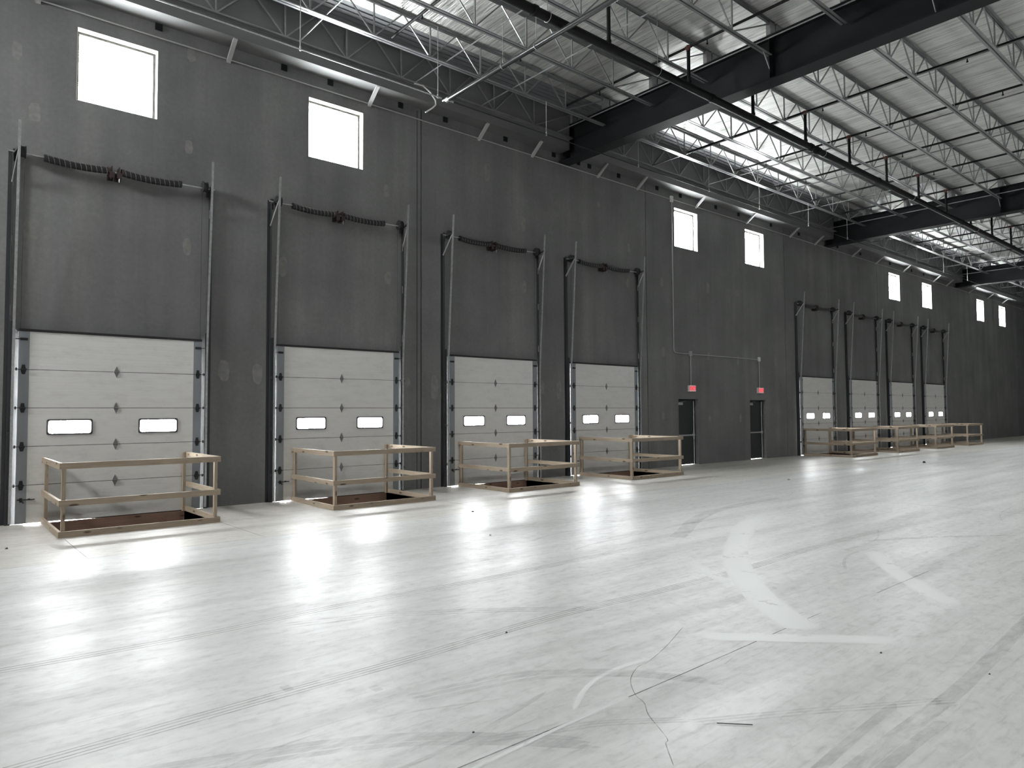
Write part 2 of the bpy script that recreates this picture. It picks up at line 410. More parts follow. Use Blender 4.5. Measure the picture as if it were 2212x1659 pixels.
for off in (-0.055, -0.02, 0.02, 0.055):
    ribbon(mb, [(0.2,-9.30+off),(1.67,-9.26+off),(2.7,-9.25+off),(4.1,-9.18+off),(5.5,-9.24+off),(7.1,-9.26+off),(8.7,-9.18+off),(10.6,-9.2+off)], 0.011, 3, Z*1.2)
for off in (-0.05, 0.0, 0.05):
    ribbon(mb, [(0.3,-7.62+off),(1.69,-7.72+off),(2.9,-7.68+off),(4.4,-7.75+off),(7,-7.7+off)], 0.012, 3, Z*1.2)
ribbon(mb, [(10.64,-7.42),(9.77,-7.61),(8.6,-8.17),(7.58,-8.73),(6.75,-9.31),(6.03,-9.94),(5.67,-10.33),(5.35,-10.75)], 0.30, 2, Z*1.5)
ribbon(mb, [(8.9,-9.8),(8.59,-9.99),(7.89,-10.46),(7.44,-10.84),(7.0,-11.25)], 0.20, 2, Z*1.5)
ribbon(mb, [(11.2,-8.85),(11.79,-8.8),(12.85,-8.72),(13.82,-8.82)], 0.16, 2, Z*1.5)
ribbon(mb, [(6.75,-8.70),(6.44,-9.12),(6.2,-9.5)], 0.14, 2, Z*1.5)
ribbon(mb, [(7.9,-7.62),(8.51,-7.33),(9.34,-6.9),(10.43,-6.51),(11.58,-6.34),(13.04,-6.26)], 0.22, 1, Z*1.5)
ribbon(mb, [(7.6,-11.78),(6.92,-11.81),(5.59,-11.90),(4.81,-11.94),(3.98,-11.94),(3.0,-11.95),(2.2,-11.9)], 0.10, 1, Z*1.5)
ribbon(mb, [(4.36,-12.04),(3.91,-12.03),(3.33,-12.04)], 0.07, 1, Z*1.5)
ribbon(mb, [(4.4,-11.77),(3.76,-11.80),(3.2,-11.84),(2.6,-11.88)], 0.06, 1, Z*1.5)
ribbon(mb, [(2.0,-10.75),(2.43,-10.72),(2.71,-10.70),(3.3,-10.68)], 0.025, 2, Z*1.8)
for off in (-0.05, 0.02, 0.08):
    ribbon(mb, [(2.3,-9.86+off),(2.95,-10.00+off),(3.2,-10.12+off),(3.6,-10.45+off),(3.9,-10.9+off)], 0.045, 1, Z*1.6)
    ribbon(mb, [(2.3,-7.95+off),(3.05,-8.18+off),(3.27,-8.34+off),(3.8,-8.68+off),(4.6,-9.3+off)], 0.03, 1, Z*1.6)
    ribbon(mb, [(2.3,-10.55+off*0.5),(2.67,-10.72+off*0.5),(2.92,-10.83+off*0.5),(3.3,-11.1+off*0.5)], 0.018, 1, Z*1.6)
    ribbon(mb, [(3.3,-11.15+off*0.6),(3.89,-11.48+off*0.6),(4.17,-11.65+off*0.6),(4.7,-11.97+off*0.6)], 0.018, 1, Z*1.6)
    ribbon(mb, [(0.8,-9.75+off),(1.7,-10.12+off),(2.2,-10.45+off),(2.7,-10.95+off)], 0.05, 1, Z*1.6)
random.seed(3)
for _k in range(46):        # scattered faint scuffs, mostly turning strokes of lift trucks
    x_ = random.uniform(0.5, 16); y_ = random.uniform(-10.9, -3.6); a_ = random.uniform(-0.5, 0.35); l_ = random.uniform(0.5, 2.2); cv = random.uniform(-0.25, 0.25)
    p_ = [(x_ + l_*t*math.cos(a_) - cv*t*(1-t)*4*math.sin(a_)*l_*0.5, y_ + l_*t*math.sin(a_) + cv*t*(1-t)*4*math.cos(a_)*l_*0.5) for t in (0, 0.33, 0.66, 1.0)]
    ribbon(mb, p_, random.choice((0.008, 0.012, 0.02, 0.035)), random.choice((1, 2, 1, 2)), Z*(1.1+0.02*_k))
ribbon(mb, [(4.6,-10.3),(5.2,-10.9),(5.6,-11.3)], 0.18, 2, Z*1.6)
ribbon(mb, [(9.5,-9.4),(10.5,-9.9),(11.5,-10.6)], 0.10, 1, Z*1.6)
ribbon(mb, [(6.9,-10.64),(7.43,-10.63),(8.3,-10.62)], 0.012, 3, Z*1.9)
ribbon(mb, [(4.68,-10.07),(4.22,-10.26),(3.86,-10.38),(3.72,-10.40),(3.52,-10.51),(3.36,-10.68),(3.30,-10.80),(3.19,-10.92),(3.04,-11.16),(2.98,-11.2),(2.83,-11.36)], 0.005, 4, Z*2)
# small dark squares left by dropped lift pads
for px_, py_ in ((1.79,-9.19),(2.21,-9.56)):
    mb.cur = 1; mb._add([(px_-0.03,py_-0.05,Z*2.2),(px_+0.03,py_-0.05,Z*2.2),(px_+0.03,py_+0.05,Z*2.2),(px_-0.03,py_+0.05,Z*2.2)], [(0,1,2,3)]); mb.cur = 0
floor = mb.build('floor', [M_FLOOR, M_RUBBER, M_CLEAN, M_TREAD, M_CRACK, M_SAW])
tag(floor, 'polished pale grey concrete floor with tyre marks and saw cuts', 'floor', kind='structure')
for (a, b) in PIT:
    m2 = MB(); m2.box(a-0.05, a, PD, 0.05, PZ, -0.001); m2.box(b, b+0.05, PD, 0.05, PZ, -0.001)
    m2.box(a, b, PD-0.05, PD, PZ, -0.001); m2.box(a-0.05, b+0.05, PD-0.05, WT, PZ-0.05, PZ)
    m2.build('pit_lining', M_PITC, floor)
    MB().box(a, b, -0.12, -0.02, PZ, -0.004).build('pit_face_board', M_PITWOOD, floor)

mb = MB(); tmp = MB(); wall_with_openings(tmp, X0-WT, X1+WT, CEIL, CEIL+0.1, YF-WT, -1.25, ADDED_SKYL)
mb.v = [(v[0], v[2], v[1]) for v in tmp.v]; mb.f = [f[::-1] for f in tmp.f]; mb.mi = tmp.mi; mb.sm = tmp.sm
for a, b, y0_, y1_ in ADDED_SKYL: portal((a+b)/2, (y0_+y1_)/2, CEIL+0.12, b-a, y1_-y0_, (0, 0, 0))
ceiling = mb.build('ceiling', M_FOIL); tag(ceiling, 'creased silver foil insulation under the warehouse roof', 'ceiling', kind='structure')
mb = MB()
y = -1.25
while y < -0.02:       # ribs of the bare deck run along the wall
    mb.box(X0, X1, y, min(y+0.10, 0), CEIL-0.004, CEIL+0.1)
    mb.box(X0, X1, y+0.10, min(y+0.152, 0), CEIL+0.022, CEIL+0.1)
    y += 0.152
mb.build('bare_deck_strip', M_DECK, ceiling)

# ------------------------------------------------------------------ windows
for i, x in enumerate(WIN_X):
    w = empty('window_%d' % (i+1), (x, 0, WIN_Z0))
    pos = 'above the nearest dock door' if i == 0 else ''
    tag(w, '%s high square window in the dark wall, counted from the near end' % ORD[i], 'window', kind='structure')
    H = WIN_Z1 - WIN_Z0; f = 0.05; mb = MB()
    mb.box(0, f, 0.15, 0.21, 0, H); mb.box(WIN_W-f, WIN_W, 0.15, 0.21, 0, H); mb.box(f, WIN_W-f, 0.15, 0.21, 0, f); mb.box(f, WIN_W-f, 0.15, 0.21, H-f, H)
    mb.build('window_frame', M_DARKMET, w)
    MB().box(f, WIN_W-f, 0.178, 0.184, f, H-f).build('window_pane', M_GLASS, w)
    # white painted reveal lining
    mb = MB(); t = 0.008
    mb.box(0, t, 0.0, 0.15, 0, H); mb.box(WIN_W-t, WIN_W, 0.0, 0.15, 0, H); mb.box(t, WIN_W-t, 0.0, 0.15, H-t, H); mb.box(t, WIN_W-t, 0.0, 0.15, 0, t)
    mb.build('reveal_lining', M_CREAM, w)
    if x < 60: portal(x+WIN_W/2, WT+0.02, WIN_Z0+H/2, WIN_W, H, (-PI/2, 0, 0))

# ------------------------------------------------------------------ dock doors
LITES = [(0.40, 1.02), (1.73, 2.34)]; LZ0, LZ1 = 1.405, 1.635
def rounded(x0, x1, z0, z1, r, n=5):
    pts = []
    for cx, cz, a0 in ((x1-r, z1-r, 0), (x0+r, z1-r, PI/2), (x0+r, z0+r, PI), (x1-r, z0+r, 1.5*PI)):
        for k in range(n+1):
            a = a0 + k*(PI/2)/n; pts.append((cx + r*math.cos(a), cz + r*math.sin(a)))
    return pts
def ring(mb, outer, inner, y0, y1):
    n = len(outer)
    vs = [(x,y0,z) for x,z in outer] + [(x,y0,z) for x,z in inner] + [(x,y1,z) for x,z in outer] + [(x,y1,z) for x,z in inner]
    fs = []
    for i in range(n):
        j = (i+1) % n
        fs += [(i,j,n+j,n+i), (2*n+i,3*n+i,3*n+j,2*n+j), (n+i,n+j,3*n+j,3*n+i), (i,2*n+i,2*n+j,j)]
    mb._add(vs, fs)
YL0, YL1 = -0.105, -0.055      # door leaf
def make_dock_door():
    d = empty('door_1')
    sh = DOOR_H/5
    for s in range(5):          # bottom section first
        z0 = s*sh + (0.012 if s == 0 else 0.004); z1 = (s+1)*sh - 0.004
        mb = MB()
        if s == 2: wall_with_openings(mb, 0.14, DOOR_W-0.14, YL0, YL1, z0, z1, [(a, b, LZ0, LZ1) for a, b in LITES])
        else: mb.box(0.14, DOOR_W-0.14, YL0, YL1, z0, z1)
        sec = mb.build('door_section', M_DOOR, d)
        for a in (0.0, DOOR_W-0.14):
            MB().box(a, a+0.14, YL0-0.003, YL1, z0, z1).build('end_stile', M_STILE, sec)
        if s == 2:
            for a, b in LITES:
                mb = MB(); ring(mb, rounded(a-0.012, b+0.012, LZ0-0.012, LZ1+0.012, 0.03), rounded(a+0.012, b-0.012, LZ0+0.012, LZ1-0.012, 0.035), YL0-0.012, YL0+0.004)
                mb.build('vision_frame', M_FRAMEG, sec)
                MB().box(a, b, YL1-0.02, YL1-0.014, LZ0, LZ1).build('vision_pane', M_LITE, sec)
    for s in range(1, 5):
        z = s*sh
        MB().box(0.005, DOOR_W-0.005, YL1-0.012, YL1+0.002, z-0.03, z+0.03).build('joint_strip', M_BLACK, d)
        mb = MB(); mb.prism([(1.372-0.040, z), (1.372, z+0.095), (1.372+0.040, z), (1.372, z-0.095)], YL0-0.010, YL0)
        mb.tube([(1.335, YL0-0.016, z), (1.409, YL0-0.016, z)], 0.010, 8)
        mb.build('center_hinge', M_HINGE, d)
        for x, sgn in ((0.065, -1), (DOOR_W-0.065, 1)):
            mb = MB(); mb.prism([(x-0.035, z-0.02), (x-0.02, z+0.075), (x+0.02, z+0.075), (x+0.035, z-0.02), (x+0.02, z-0.075), (x-0.02, z-0.075)], YL0-0.012, YL0-0.003)
            mb.tube([(x-0.04, YL0-0.03, z), (x+0.04, YL0-0.03, z)], 0.012, 8)
            mb.tube([(x, YL0-0.03, z), (x+sgn*0.115, YL0-0.03, z)], 0.006, 6)
            mb.tube([(x+sgn*0.085, YL0-0.03, z), (x+sgn*0.105, YL0-0.03, z)], 0.024, 10)
            mb.build('roller_hinge', M_DARKMET, d)
    # top rollers
    for x, sgn in ((0.065, -1), (DOOR_W-0.065, 1)):
        mb = MB(); mb.box(x-0.05, x+0.05, YL0-0.02, YL0-0.003, DOOR_H-0.15, DOOR_H-0.11); mb.tube([(x, YL0-0.03, DOOR_H-0.13), (x+sgn*0.115, YL0-0.03, DOOR_H-0.13)], 0.008, 6)
        mb.build('top_roller', M_DARKMET, d)
    MB().box(0.0, DOOR_W, YL0-0.015, YL1+0.05, DOOR_H, DOOR_H+0.035).build('top_seal', M_BLACK, d)
    MB().prism([(0.36, 0.014), (1.5, -0.011), (DOOR_W-0.14, -0.011), (DOOR_W-0.14, 0.03), (0.14, 0.03)], YL1-0.03, YL1-0.005).build('bottom_seal', M_BLACK, d)
    mb = MB(); mb.bar((0.02, YL0-0.02, 0.385), (0.25, YL0-0.02, 0.385), 0.012, 0.014); mb.box(0.05, 0.085, YL0-0.02, YL0-0.002, 0.35, 0.41); mb.bar((0.07, YL0-0.024, 0.39), (0.105, YL0-0.024, 0.33), 0.012, 0.014)
    mb.box(0.16, 0.19, YL0-0.02, YL0, 0.375, 0.40)
    mb.build('slide_bolt', M_DARKMET, d)
    return d
def make_lift_gear():
    """vertical lift tracks, torsion shaft with two springs and cable drums"""
    g = empty('door_lift_gear')
    for side, x, sg in (('L', -0.075, -1), ('R', DOOR_W+0.075, 1)):
        # wall angle (dark) full height
        mb = MB(); xa = x + sg*0.05
        mb.box(xa-0.003, xa+0.003, -0.075, 0.0, 0.0, 5.93); mb.box(min(xa, xa+sg*0.06), max(xa, xa+sg*0.06), -0.006, 0.0, 0.0, 5.93)
        mb.box(min(x,xa)-0.01, max(x,xa)+0.01, -0.08, -0.06, 0.0, 3.2)
        wa = mb.build('wall_angle', M_ANGLE, g)
        for zz in (0.9, 2.0, 3.3, 4.4, 5.35): MB().box(xa-0.008*sg, xa-0.003*sg, -0.06, -0.045, zz, zz+0.16).build('slot_tab', M_GALV, wa)
        # galvanised track, upright beside the door and leaning off the wall above it
        mb = MB(); tr = [(x, -0.135, 0.03), (x, -0.135, 2.75), (x, -0.15, 3.1), (x, -0.36, 6.32)]
        for a, b in zip(tr, tr[1:]):
            mb.bar(a, b, 0.034, 0.004, (0,1,0)); mb.bar(Vector(a)+Vector((0,-0.026,0)), Vector(b)+Vector((0,-0.026,0)), 0.034, 0.004, (0,1,0))
            mb.bar(Vector(a)+Vector((sg*0.016,-0.013,0)), Vector(b)+Vector((sg*0.016,-0.013,0)), 0.004, 0.028, (0,1,0))
        mb.build('lift_track', M_GALV, g)
        for zz in (0.5, 1.4, 2.4):
            MB().box(min(x,xa), max(x,xa), -0.14, -0.075, zz, zz+0.05).build('track_bracket', M_ANGLE, g)
        mb = MB(); mb.bar((xa, -0.02, 5.86), (x, -0.34, 5.90), 0.03, 0.03)
        mb.build('top_arm', M_ANGLE, g)
        MB().bar((xa+sg*0.012, -0.03, 5.42), (x+sg*0.012, -0.325, 5.86), 0.038, 0.010, (1,0,0)).build('diagonal_brace', M_STRUT, g)
    sz, sy = 5.88, -0.13
    MB().tube([(-0.20, sy, sz), (0.27, sy, sz), (1.2, sy, sz-0.03), (1.37, sy, sz-0.03), (2.33, sy, sz-0.01), (DOOR_W+0.18, sy, sz)], 0.0125, 8).build('torsion_shaft', M_GALV, g)
    for a, b in ((0.29, 1.19), (1.40, 2.33)):
        n = 14; pts = [(a+(b-a)*k/n, sy, sz - 0.05*math.sin(PI*k/n)**0.8*0.6 - 0.012) for k in range(n+1)]
        mb = MB(); mb.tube(pts, 0.060, 14)
        sp = mb.build('torsion_spring', M_SPRING, g)
        turns = 12; hp = []
        for k in range(turns*10+1):
            t = k/(turns*10); xx = a+(b-a)*t; zc = sz - 0.05*math.sin(PI*t)**0.8*0.6 - 0.012; an = 2*PI*turns*t
            hp.append((xx, sy+0.060*math.cos(an), zc+0.060*math.sin(an)))
        MB().tube(hp, 0.0032, 4).build('painted_line', M_STRIPE, sp)
        for e in (a, b):
            MB().tube([(e-0.02, sy, sz-0.012), (e+0.02, sy, sz-0.012)], 0.062, 12).build('spring_cone', M_BRKT if abs(e-1.3) < 0.2 else M_DARKMET, g)
    for x in (1.235, 1.345):
        mb = MB(); mb.box(x-0.006, x+0.006, sy-0.06, 0.0, sz-0.15, sz+0.06); mb.box(x-0.045, x+0.045, -0.012, 0.0, sz-0.15, sz-0.02)
        mb.box(x-0.04, x+0.04, sy-0.065, sy-0.055, sz-0.14, sz-0.04)
        mb.build('center_bearing_plate', M_BRKT, g)
    MB().tube([(1.34, sy-0.07, sz-0.14), (1.34, sy-0.07, sz-0.21)], 0.006, 6).build('winding_pin', M_GALV, g)
    for x in (-0.01, DOOR_W+0.01):
        mb = MB(); mb.tube([(x-0.045, sy, sz+0.02), (x-0.03, sy, sz+0.02)], 0.105, 20); mb.tube([(x-0.03, sy, sz+0.02), (x+0.03, sy, sz+0.02)], 0.085, 20); mb.tube([(x+0.03, sy, sz+0.02), (x+0.04, sy, sz+0.02)], 0.10, 20)
        mb.build('cable_drum', M_DARKMET, g)
        MB().box(x-0.12 if x < 1 else x+0.06, x-0.06 if x < 1 else x+0.12, -0.02, 0, sz-0.12, sz+0.08).build('end_bearing_plate', M_ANGLE, g)
        MB().tube([(x+0.03 if x < 1 else x-0.03, sy+0.06, sz), (x+0.03 if x < 1 else x-0.03, -0.045, 0.3)], 0.003, 5).build('lift_cable', M_DARKMET, g)
    return g
def make_fence(wdt):
    f = empty('guard_rail_frame')
    h, t = 0.086, 0.038
    D = 1.80
    for z in (0.0, 0.435, 0.957):
        MB().box(-0.0, wdt, -0.038, 0.0, z, z+h).build('front_rail', WOODX, f)
        for x in (0.0, wdt-t):
            MB().box(x, x+t, 0.0, D+0.03, z, z+h).build('side_rail', WOODY, f)
    # posts stand inside the rails
    for x, y in ((t, 0.0), (wdt-t-0.045, 0.0), (t, D-0.06), (wdt-t-0.045, D-0.06)):
        MB().box(x, x+0.045, y, y+0.07, 0.0, 1.035).build('post', WOODZ, f)
    return f
DOOR_WORDS = ['at the left edge, nearest', 'second from the left', 'third from the left', 'fourth from the left', 'first of the far group', 'second of the far group', 'third of the far group', 'last of the far group']
GEAR_WORDS = ['above the nearest dock door', 'above the second dock door', 'above the third dock door', 'above the fourth dock door', 'above the far group\'s first door', 'above the far group\'s second door', 'above the far group\'s third door', 'above the far group\'s last door']
FEN_WORDS = ['nearest, at the left edge', 'at the second dock door', 'at the third dock door', 'at the fourth dock door', 'first of the far group', 'second of the far group', 'third of the far group', 'last of the far group']
proto = make_dock_door(); gear = make_lift_gear(); rail = make_fence(2.17)
for i, x in enumerate(DOOR_X):
    d = proto if i == 0 else copy_tree(proto)
    d.name = 'door_%d' % (i+1); d.location = (x, 0, 0)
    tag(d, 'closed white sectional overhead door, %s' % DOOR_WORDS[i], 'dock door', 'white overhead dock doors', 'structure')
    g = gear if i == 0 else copy_tree(gear); g.location = (x, -0.006, 0)
    tag(g, 'torsion spring shaft with leaning steel tracks %s' % GEAR_WORDS[i], 'door lift gear', 'lift gear of the dock doors')
    f = rail if i == 0 else copy_tree(rail); a, b = FENCE_X[i]
    f.location = (a, -1.93, 0); f.scale = ((b-a)/2.17, 1, 1)
    tag(f, 'unpainted lumber guard rail around a pit, %s' % FEN_WORDS[i], 'guard rail', 'lumber guard rails at the dock pits')
    for (p, q) in LITES: portal(x+(p+q)/2, YL1+0.02, (LZ0+LZ1)/2, q-p, LZ1-LZ0, (-PI/2, 0, 0))

# ------------------------------------------------------------------ exit doors and signs
M_EXITD = mat('dark_exit_door_paint', (0.022,0.026,0.028), 0.45)
M_SIGNW = mat('sign_face', (0.8,0.62,0.62), 0.5, emit=(1.0,0.35,0.35), estr=0.25)
M_SIGNR = mat('red_letters', (0.6,0.01,0.03), 0.5, emit=(1.0,0.02,0.06), estr=0.9)
M_HOUS = mat('sign_housing', (0.62,0.58,0.55), 0.5)
def text_mesh(body, size, depth, name, m, parent, loc, rot):
    cu = bpy.data.curves.new('t', 'FONT'); cu.body = body; cu.size = size; cu.extrude = depth; cu.align_x = 'CENTER'; cu.align_y = 'CENTER'; cu.offset = 0.003
    to = bpy.data.objects.new('t', cu); COL.objects.link(to)
    dg = bpy.context.evaluated_depsgraph_get(); me = bpy.data.meshes.new_from_object(to.evaluated_get(dg))
    COL.objects.unlink(to); bpy.data.objects.remove(to)
    me.materials.clear(); me.materials.append(m)
    o = bpy.data.objects.new(name, me); COL.objects.link(o); o.parent = parent; o.location = loc; o.rotation_euler = rot
    return o
for i, (a, b) in enumerate(EXIT_X):
    d = empty('door_%d' % (9+i), (a, 0, 0)); w = b-a
    tag(d, 'dark personnel exit door, %s' % ('beside the fourth dock door' if i == 0 else 'the one farther along the wall'), 'exit door', kind='structure')
    mb = MB(); mb.box(0, 0.05, 0.13, 0.21, 0, EXIT_H); mb.box(w-0.05, w, 0.13, 0.21, 0, EXIT_H); mb.box(0.05, w-0.05, 0.13, 0.21, EXIT_H-0.05, EXIT_H)
    mb.build('door_frame', M_EXITD, d)
    lf = MB().box(0.053, w-0.062, 0.15, 0.195, 0.008, EXIT_H-0.049).build('door_leaf', M_EXITD, d)
    mb = MB(); mb.box(0.14, w-0.07, 0.09, 0.12, 0.93, 0.975); mb.box(0.14, 0.18, 0.115, 0.15, 0.92, 0.985); mb.box(w-0.14, w-0.075, 0.1, 0.15, 0.90, 1.0)
    mb.build('panic_bar', M_STRUT, lf)
    mb = MB(); mb.box(0.10, 0.37, 0.10, 0.15, EXIT_H-0.19, EXIT_H-0.11); mb.build('door_closer', M_STRUT, lf)
    MB().bar((0.22, 0.11, EXIT_H-0.10), (0.55, 0.12, EXIT_H-0.06), 0.02, 0.008).build('closer_arm', M_STRUT, lf)
    MB().box(w-0.068, w-0.06, 0.148, 0.152, 0.03, EXIT_H-0.06).build('edge_strip', M_GALV, lf)
SIGN = [(19.02, 2.46), (23.17, 2.46)]
for i, (x, z) in enumerate(SIGN):
    s = empty('exit_sign', (x, 0, z))
    tag(s, 'white exit sign with red letters above %s' % ('the exit door next to the fourth dock door' if i == 0 else 'the exit door farther along the wall'), 'exit sign', 'exit signs')
    MB().box(-0.165, 0.165, -0.085, -0.002, -0.10, 0.105).build('housing', M_HOUS, s)
    MB().box(-0.155, 0.155, -0.089, -0.085, -0.092, 0.097).build('sign_face', M_SIGNW, s)
    text_mesh('EXIT', 0.155, 0.003, 'lettering', M_SIGNR, s, (0, -0.092, 0.0), (PI/2, 0, 0))

# ------------------------------------------------------------------ conduits on the wall
c = MB(); c.tube([(-3, -0.03, 8.49), (8.7, -0.03, 8.49), (18.05, -0.03, 8.47)], 0.014, 8)
tag(c.build('conduit', M_STRUT), 'thin horizontal steel conduit high on the wall above the near windows', 'conduit')
c = MB(); c.tube([(18.19, -0.03, 8.48), (25, -0.03, 8.48), (58, -0.03, 8.49)], 0.014, 8)
tag(c.build('conduit', M_STRUT), 'thin horizontal conduit high on the wall above the far windows', 'conduit')
root = empty('exit_conduit', (18.12, 0, 8.45)); tag(root, 'conduit dropping down the wall and turning toward the exit signs', 'conduit')
pts = [(0, -0.03, -0.05), (0, -0.03, -4.75), (0.02, -0.03, -4.82), (0.08, -0.03, -4.86), (0.16, -0.03, -4.87), (4.95, -0.03, -4.87)]
MB().tube(pts, 0.014, 8).build('pipe_run', M_STRUT, root)
MB().box(-0.055, 0.055, -0.055, 0, -0.06, 0.13).build('junction_box', M_WHITE, root)
for x, lbl, m in ((0.88, 0, M_STRUT), (5.03, 1, M_WHITE)):
    MB().box(x-0.05, x+0.05, -0.06, 0, -4.93, -4.78).build('junction_box', m, root)
    MB().tube([(x, -0.03, -4.93), (x, -0.03, -5.885)], 0.014, 8).build('sign_drop', M_STRUT, root)
c = MB(); c.tube([(8.2,-0.52,9.02),(8.42,-0.54,9.03),(8.6,-0.55,8.93),(8.74,-0.56,8.78),(8.75,-0.56,8.68),(8.66,-0.56,8.58),(8.47,-0.56,8.43)], 0.017, 8)
tag(c.build('flexible_conduit', M_WHITE), 'bent loose conduit end hanging from the first joist by the second window', 'conduit')

# ------------------------------------------------------------------ roof edge: box beam, struts, hanger tabs
ends = [X0] + [q for g_ in GIRD[1:] for q in (g_-0.21, g_+0.21)] + [X1]
EB = ['from the left edge to the nearest girder', 'between the nearest and second girders', 'between the second and third girders', 'beyond the third girder', 'beyond the fourth girder', 'at the far end']
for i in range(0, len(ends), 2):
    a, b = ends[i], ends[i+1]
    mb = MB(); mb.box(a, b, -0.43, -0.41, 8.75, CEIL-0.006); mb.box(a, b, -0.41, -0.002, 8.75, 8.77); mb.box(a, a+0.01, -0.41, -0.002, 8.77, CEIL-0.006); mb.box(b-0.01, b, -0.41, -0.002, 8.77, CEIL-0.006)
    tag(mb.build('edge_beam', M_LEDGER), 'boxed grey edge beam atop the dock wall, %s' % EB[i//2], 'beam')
for i, x in enumerate([1.32, 4.36, 7.37, 10.4, 12.17, 14.70, 16.46, 19.45, 22.52, 25.6, 27.6, 31.0, 33.4, 36.5, 40.5, 42.4, 46.0, 49.3, 52.2]):
    mb = MB(); mb.bar((x, -0.004, 8.44), (x, -0.40, 8.745), 0.075, 0.012, (0,0,1)); mb.bar((x-0.034, -0.004, 8.46), (x-0.034, -0.40, 8.765), 0.008, 0.05, (0,0,1))
    tag(mb.build('roof_strut', M_STRUT), 'light steel diagonal strut from wall to edge beam, %s from the near end' % ORD[i], 'strut', 'struts under the edge beam')
for i, x in enumerate([3.13, 5.45, 6.45, 8.16, 9.39, 11.25, 12.95, 13.9, 14.35, 15.6, 17.4, 18.6, 20.6, 22.0, 24.2, 26.3, 29.6, 31.8, 35.0, 37.6, 39.2]):
    tag(MB().box(x-0.06, x+0.06, -0.03, 0.0, 8.63, 8.75).build('anchor_plate', M_GIRD), 'small dark anchor plate under the edge beam, %s from the near end' % ORD[i], 'anchor plate', 'anchor plates at the wall top')
# slim pipe on rods below the second joist
r_ = empty('hung_pipe', (0, -1.70, 8.25)); tag(r_, 'slim bright pipe hung on rods along the dock wall below the joists', 'pipe')
MB().tube([(X0, 0, 0), (8.0, 0, 0)], 0.013, 8).build('pipe_length', M_GALV, r_)
MB().tube([(8.4, 0, 0), (60, 0, 0)], 0.013, 8).build('pipe_length', M_DARKMET, r_)
mb = MB(); mb.tube([(8.0, 0, 0), (8.12, 0, 0)], 0.022, 8); mb.tube([(8.3, 0, 0), (8.42, 0, 0)], 0.022, 8); mb.build('coupling', M_GALV, r_)
for x in (2.0, 5.06, 8.03, 11.1, 14.45, 17.69, 20.49, 23.72, 26.74, 30.2, 33.5, 36.8, 40.1):
    mb = MB(); mb.tube([(x, 0, -0.02), (x, 0, 1.50 if x < 9 else 0.80)], 0.008, 6); mb.tube([(x, 0, -0.03), (x, 0, 0.05)], 0.020, 8); mb.build('hanger_rod', M_STRUT, r_)

# ------------------------------------------------------------------ girders
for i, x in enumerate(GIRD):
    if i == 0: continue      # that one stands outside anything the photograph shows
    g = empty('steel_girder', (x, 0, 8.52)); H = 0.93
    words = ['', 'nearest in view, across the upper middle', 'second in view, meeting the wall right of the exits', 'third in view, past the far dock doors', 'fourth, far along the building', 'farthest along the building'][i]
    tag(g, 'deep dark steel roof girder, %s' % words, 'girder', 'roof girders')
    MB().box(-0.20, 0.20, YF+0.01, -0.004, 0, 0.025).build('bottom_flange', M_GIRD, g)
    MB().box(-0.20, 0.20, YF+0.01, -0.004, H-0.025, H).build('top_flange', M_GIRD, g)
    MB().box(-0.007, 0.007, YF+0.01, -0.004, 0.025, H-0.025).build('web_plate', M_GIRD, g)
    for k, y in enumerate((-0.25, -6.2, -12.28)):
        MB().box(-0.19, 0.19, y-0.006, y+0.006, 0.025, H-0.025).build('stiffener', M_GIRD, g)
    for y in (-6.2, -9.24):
        mb = MB(); mb.bar((-0.42, y, 0.55), (-0.03, y, 0.06), 0.04, 0.012, (0,1,0)); mb.build('kicker_brace', M_STRUT, g)

